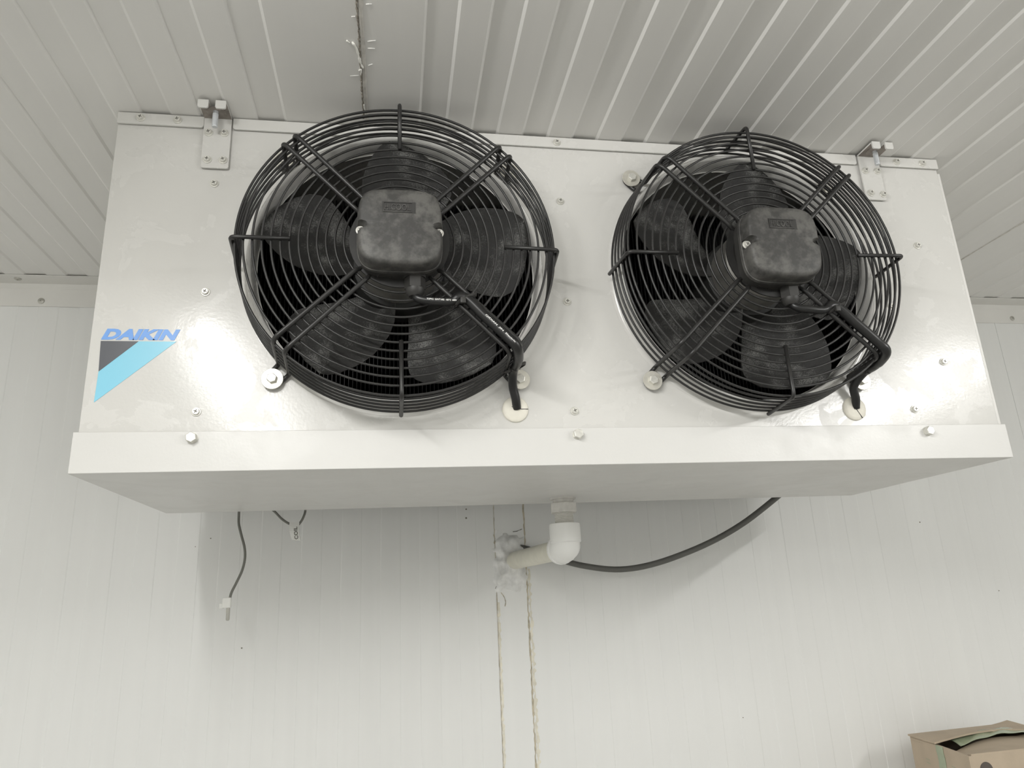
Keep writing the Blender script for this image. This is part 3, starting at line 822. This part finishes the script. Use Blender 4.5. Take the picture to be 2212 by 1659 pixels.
# ------------------------------------------------------------------ drain
NX, NY = 0.0350, 0.3080
def zlathe(prof, n=32): return bm_lathe(prof, n, axis='z')
nz = obj('drain_nozzle', zlathe([(0.0215, 0.0), (0.0215, -0.002), (0.0175, -0.003), (0.0172, -0.012), (0.0, -0.012)]), M['nozzle'], cooler, (NX, NY, ZC + PZ0), True, 35)
b = bmesh.new()
hp = [(0.0240 * math.cos(PI / 3 * i + 0.35), 0.0240 * math.sin(PI / 3 * i + 0.35)) for i in range(6)]
A = [b.verts.new((p[0], p[1], -0.0085)) for p in hp]; B_ = [b.verts.new((p[0], p[1], -0.0245)) for p in hp]
b.faces.new(A); b.faces.new(B_[::-1])
for i in range(6): b.faces.new((A[i], B_[i], B_[(i + 1) % 6], A[(i + 1) % 6]))
bmesh.ops.bevel(b, geom=list(b.edges), offset=0.0012, segments=2, profile=0.5, affect='EDGES')
obj('lock_nut', b, M['nozzle'], nz, (NX, NY, ZC + PZ0))
prof = [(0.0150, -0.0240)]; z = -0.0250
while z > -0.0410: prof += [(0.0158, z), (0.0150, z - 0.0009)]; z -= 0.0018
prof += [(0.0155, -0.0480), (0.0, -0.0480)]
obj('thread', zlathe([(0.0, -0.0240)] + prof), M['nozzle'], nz, (NX, NY, ZC + PZ0), True, 35)
EZ = -0.5595
pipe = thing('drain_pipe', 'white plastic drain pipe and elbow running from the cooler into the wall', 'pipe', (NX, NY, ZC + EZ))
wallpt = Vector((-0.0165, DW + 0.03, ZC - 0.5640)); el = Vector((NX, NY, ZC + EZ)); dr = (wallpt - el).normalized()
obj('socket', zlathe([(0.0195, -0.520), (0.0250, -0.520), (0.0256, -0.5215), (0.0256, -0.5495), (0.0235, -0.5510), (0.0195, -0.5510)]), M['pvc'], pipe, (NX, NY, ZC), True, 35)
b = bmesh.new(); arc = [Vector((NX, NY, ZC - 0.548))]
for i in range(1, 9):
    t = i / 8 * PI / 2; k = 0.012
    arc.append(Vector((NX, NY, ZC + EZ)) + Vector((0, 0, k)) * (1 - math.sin(t)) + dr * k * (1 - math.cos(t)))
arc.append(el + dr * 0.020)
b = bm_tube(arc, [0.0236] * 6 + [0.0232] * 4, 24)
bmesh.ops.create_uvsphere(b, u_segments=28, v_segments=16, radius=0.0236, matrix=Matrix.Translation(el + Vector((0, 0, 0.004))))
obj('elbow', b, M['pvc'], pipe, (0, 0, 0), True, 60)
b = bm_tube([el + dr * 0.0185, el + dr * 0.0245, el + dr * 0.0250], [0.0246, 0.0246, 0.0235], 28)
obj('elbow_rim', b, M['pvc'], pipe, (0, 0, 0), True, 40)
obj('pipe', bm_tube([el + dr * 0.012, wallpt], 0.0168, 28), M['pvc_old'], pipe, (0, 0, 0), True, 40)

# ------------------------------------------------------------------ cables hanging behind the cooler
def traced(pts):
    return [px(u, v, y) for u, v, y in pts]
P = catmull(traced([(1122, 1182, 0.560), (1140, 1186, 0.551), (1168, 1196, 0.545), (1205, 1208, 0.538), (1265, 1223, 0.520), (1340, 1230, 0.505), (1420, 1216, 0.492), (1520, 1178, 0.475), (1600, 1134, 0.458), (1672, 1079, 0.440), (1715, 1040, 0.425), (1740, 1008, 0.400), (1748, 985, 0.3655)]), 6)
cb = obj('power_cable', bm_tube(P, 0.0056, 12), M['cable_grey'], None, (0, 0, 0), True)
tag(cb, 'thick dark grey cable sagging from the drain pipe hole up behind the cooler', 'cable')

YL = 0.412
pr = thing('temperature_probe', 'thin grey probe lead dangling alone with a white clip and metal tip', 'sensor', px(491, 1340, YL))
P = catmull(traced([(519, 1075, 0.368), (517, 1095, YL - 0.01), (516, 1112, YL), (516, 1132, YL), (521, 1155, YL), (528, 1182, YL), (529, 1206, YL), (523, 1232, YL), (511, 1258, YL), (500, 1280, YL), (496, 1296, YL), (494, 1306, YL)]), 6)
obj('lead', bm_tube(P, 0.0021, 8), M['lead'], pr, (0, 0, 0), True)
q = px(490, 1302, YL); b = bm_box(-0.0066, 0.0066, -0.004, 0.004, -0.0080, 0.0080, 0.0012)
bm_box(-0.0110, -0.0050, -0.003, 0.003, -0.0090, -0.0005, 0.001, 2, b)
obj('clip', b, M['tagm'], pr, q)
q0, q1 = px(493, 1311, YL), px(491.5, 1341, YL)
obj('probe_tip', bm_tube([q0, q0 + (q1 - q0) * 0.9, q0 + (q1 - q0) * 0.97, q1], [0.0030, 0.0030, 0.0024, 0.0010], 12), M['steel'], pr, (0, 0, 0), True, 40)

cl = thing('coil_sensor_lead', 'short grey sensor wire loop with a white tag under the cooler', 'sensor', px(637, 1170, YL))
P = catmull(traced([(560, 1078, 0.368), (578, 1092, YL - 0.015), (594, 1106, YL), (610, 1122, YL), (626, 1132, YL), (640, 1136, YL), (650, 1127, YL), (657, 1113, YL), (660, 1100, YL), (661, 1080, 0.368)]), 6)
obj('lead', bm_tube(P, 0.0020, 8), M['lead'], cl, (0, 0, 0), True)
ta, tb_, tc_, td_ = px(626, 1129, YL), px(647, 1129, YL), px(650, 1168, YL), px(631, 1166, YL)
b = bmesh.new(); n = 8; rows = []
for i in range(n + 1):
    t = i / n; l = ta.lerp(td_, t); r = tb_.lerp(tc_, t); bow = 0.003 * math.sin(PI * t)
    rows.append([b.verts.new(l + Vector((-bow * 0.6, -0.0028 - bow, 0))), b.verts.new(r + Vector((-bow * 0.6, -0.0028 - bow, 0))), b.verts.new(r + Vector((-bow * 0.6, 0.0028 - bow, 0))), b.verts.new(l + Vector((-bow * 0.6, 0.0028 - bow, 0)))])
for A, B_ in zip(rows, rows[1:]):
    for k in range(4): b.faces.new((A[k], A[(k + 1) % 4], B_[(k + 1) % 4], B_[k]))
b.faces.new(rows[0]); b.faces.new(rows[-1][::-1])
tg = obj('tag', b, M['tagm'], cl, (0, 0, 0))
me = text_mesh('COIL', 0.0210, 0.0060, 0.0002, 0.0, 0.01); me.materials.append(M['ink'])
q = px(644, 1165, YL) + Vector((0.0010, -0.0062, 0))
o = obj('tag_lettering', me, None, tg, q); o.rotation_euler = (0, math.radians(-97), 0)

# ------------------------------------------------------------------ cartons stacked by the wall
CH = 0.298
FL, BL, BR, FR = Vector((0.6795, 0.2935, 0)), Vector((0.7110, 0.4760, 0)), Vector((0.9330, 0.4960, 0)), Vector((0.9120, 0.3040, 0))
def carton_body(h, open_top):
    b = bmesh.new(); o = [FL, FR, BR, BL]; c = sum(o, Vector()) / 4; t = 0.004
    inn = [c + (p - c) * (1 - t * 1.5 / (p - c).length) for p in o]
    up_ = Vector((0, 0, h))
    A = [b.verts.new(p) for p in o]; B_ = [b.verts.new(p + up_) for p in o]
    C_ = [b.verts.new(p + up_) for p in inn]; D_ = [b.verts.new(p + Vector((0, 0, t))) for p in inn]
    b.faces.new(A[::-1])
    for i in range(4):
        j = (i + 1) % 4
        b.faces.new((A[i], A[j], B_[j], B_[i])); b.faces.new((B_[i], B_[j], C_[j], C_[i]))
        f = b.faces.new((C_[i], C_[j], D_[j], D_[i])); f.material_index = 1
    f = b.faces.new(D_); f.material_index = 1
    return b
def flap(a, b_, c, d, lift_c, lift_d, bow, mat_h=0.0028, n=12, up0=0.0):
    """sheet hinged on edge a-b, free edge d-c, with sagging / bulging free edge"""
    bm_ = bmesh.new(); S = {}
    for i in range(n + 1):
        for k in range(n + 1):
            u, v = i / n, k / n
            p = a.lerp(b_, u).lerp(d.lerp(c, u), v)
            z = up0 + (lift_d * (1 - u) + lift_c * u) * v + bow(u, v)
            for s in (0, 1): S[s, i, k] = bm_.verts.new((p.x, p.y, p.z + z + s * mat_h))
    for i in range(n):
        for k in range(n):
            for s in (0, 1): bm_.faces.new((S[s, i, k], S[s, i + 1, k], S[s, i + 1, k + 1], S[s, i, k + 1]))
        for k in (0, n): bm_.faces.new((S[0, i, k], S[0, i + 1, k], S[1, i + 1, k], S[1, i, k])); bm_.faces.new((S[0, k, i], S[0, k, i + 1], S[1, k, i + 1], S[1, k, i]))
    return bm_
names = ['bottom carton of the stack standing on the floor by the wall', 'second carton up from the floor in the stack by the wall',
         'third carton up from the floor in the stack by the wall', 'carton directly under the taped open-topped one by the wall',
         'brown cardboard carton with green tape and a sagging top by the wall']
for lvl in range(5):
    z0 = lvl * CH; top = lvl == 4; h = CH - 0.004
    ct = thing('carton', names[lvl], 'box', (0.8, 0.39, z0), 'cartons stacked by the wall')
    base = Vector((0, 0, z0))
    obj('carton_body', carton_body(h - 0.0005, True), [M['card'], M['card_in']], ct, base)
    ML, MR = FL.lerp(BL, 0.50), FR.lerp(BR, 0.52)
    zt = Vector((0, 0, z0 + h - 0.0005))
    if top:
        MLb, MRb = FL.lerp(BL, 0.50), FR.lerp(BR, 0.46)
        ov = (BL - BR).normalized() * 0.004
        f1 = flap(BL + ov + zt, BR - ov * 2 + zt, MRb + zt, MLb + ov + zt, 0.004, 0.002, lambda u, v: 0.005 * max(0, u - 0.86) / 0.14 * (1 - v) + 0.010 * math.sin(PI * u) * v, up0=0.0)
        obj('flap', f1, M['card'], ct)
        MLf, MRf = FL.lerp(BL, 0.44), FR.lerp(BR, 0.5)
        fi = (FR - FL).normalized() * 0.0055
        f2 = flap(FL + fi + zt, FR - fi + zt, MRf - fi + zt, MLf + fi + zt, 0.004, -0.020, lambda u, v: 0.010 * math.sin(PI * min(1, u * 1.3)) * v)
        obj('flap', f2, M['card'], ct)
        # tape along the seam and down the end
        def bowt(u, v): return 0.0115 * math.sin(PI * u) + 0.0010 * math.sin(u * 23 + v * 4) + 0.0030
        s0, s1 = MLb.lerp(BL, 0.14), MRb.lerp(BR, 0.14); e0, e1 = MLb.lerp(FL, 0.18), MRb.lerp(FR, 0.18)
        obj('tape', flap(s0.lerp(s1, 0.16) + zt, s1 + zt, e1 + zt, e0.lerp(e1, 0.16) + zt, -0.002, -0.004, bowt, 0.0005, 22), M['tape'], ct, smooth=True)
        lf = (BL - FL); nrm = Vector((-lf.y, lf.x, 0)).normalized()
        b = bmesh.new(); p0 = FL.lerp(BL, 0.46); rows = []
        for i in range(15):
            t = i / 14; wv = 0.0012 * math.sin(i * 1.9)
            c0 = p0 + lf.normalized() * (-0.011 + wv) + nrm * (0.0004); c1 = p0 + lf.normalized() * (0.011 + wv) + nrm * 0.0004
            zz = Vector((0, 0, z0 + h - 0.13 * t))
            rows.append([b.verts.new(c0 + zz), b.verts.new(c1 + zz), b.verts.new(c1 + zz + nrm * 0.0006), b.verts.new(c0 + zz + nrm * 0.0006)])
        for A, B_ in zip(rows, rows[1:]):
            for k in range(4): b.faces.new((A[k], A[(k + 1) % 4], B_[(k + 1) % 4], B_[k]))
        b.faces.new(rows[0]); b.faces.new(rows[-1][::-1])
        obj('tape', b, M['tape'], ct)
        b = bmesh.new()
        for (s, zz, ln) in ((0.72, 0.030, 0.014), (0.72, 0.036, 0.013), (0.72, 0.050, 0.009), (0.70, 0.060, 0.011), (0.28, 0.026, 0.012), (0.28, 0.034, 0.010), (0.27, 0.043, 0.013)):
            c = FL.lerp(BL, s) + nrm * 0.0002; d = lf.normalized() * ln * 0.5
            v_ = [c - d, c + d]
            q_ = [b.verts.new(v_[0] + Vector((0, 0, z0 + h - zz))), b.verts.new(v_[1] + Vector((0, 0, z0 + h - zz))), b.verts.new(v_[1] + Vector((0, 0, z0 + h - zz - 0.0014))), b.verts.new(v_[0] + Vector((0, 0, z0 + h - zz - 0.0014)))]
            b.faces.new(q_)
        pm = obj('printed_marks', b, M['cardprint'], ct); pm['kind'] = 'stuff'
    else:
        obj('flap', flap(BL + zt, BR + zt, MR + zt, ML + zt, 0, 0, lambda u, v: 0), M['card'], ct)
        obj('flap', flap(FL + zt, FR + zt, MR + zt, ML + zt, 0, 0, lambda u, v: 0), M['card'], ct)
    ff = (FR - FL); fn = Vector((ff.y, -ff.x, 0)).normalized()
    hc = FL.lerp(FR, 0.124)
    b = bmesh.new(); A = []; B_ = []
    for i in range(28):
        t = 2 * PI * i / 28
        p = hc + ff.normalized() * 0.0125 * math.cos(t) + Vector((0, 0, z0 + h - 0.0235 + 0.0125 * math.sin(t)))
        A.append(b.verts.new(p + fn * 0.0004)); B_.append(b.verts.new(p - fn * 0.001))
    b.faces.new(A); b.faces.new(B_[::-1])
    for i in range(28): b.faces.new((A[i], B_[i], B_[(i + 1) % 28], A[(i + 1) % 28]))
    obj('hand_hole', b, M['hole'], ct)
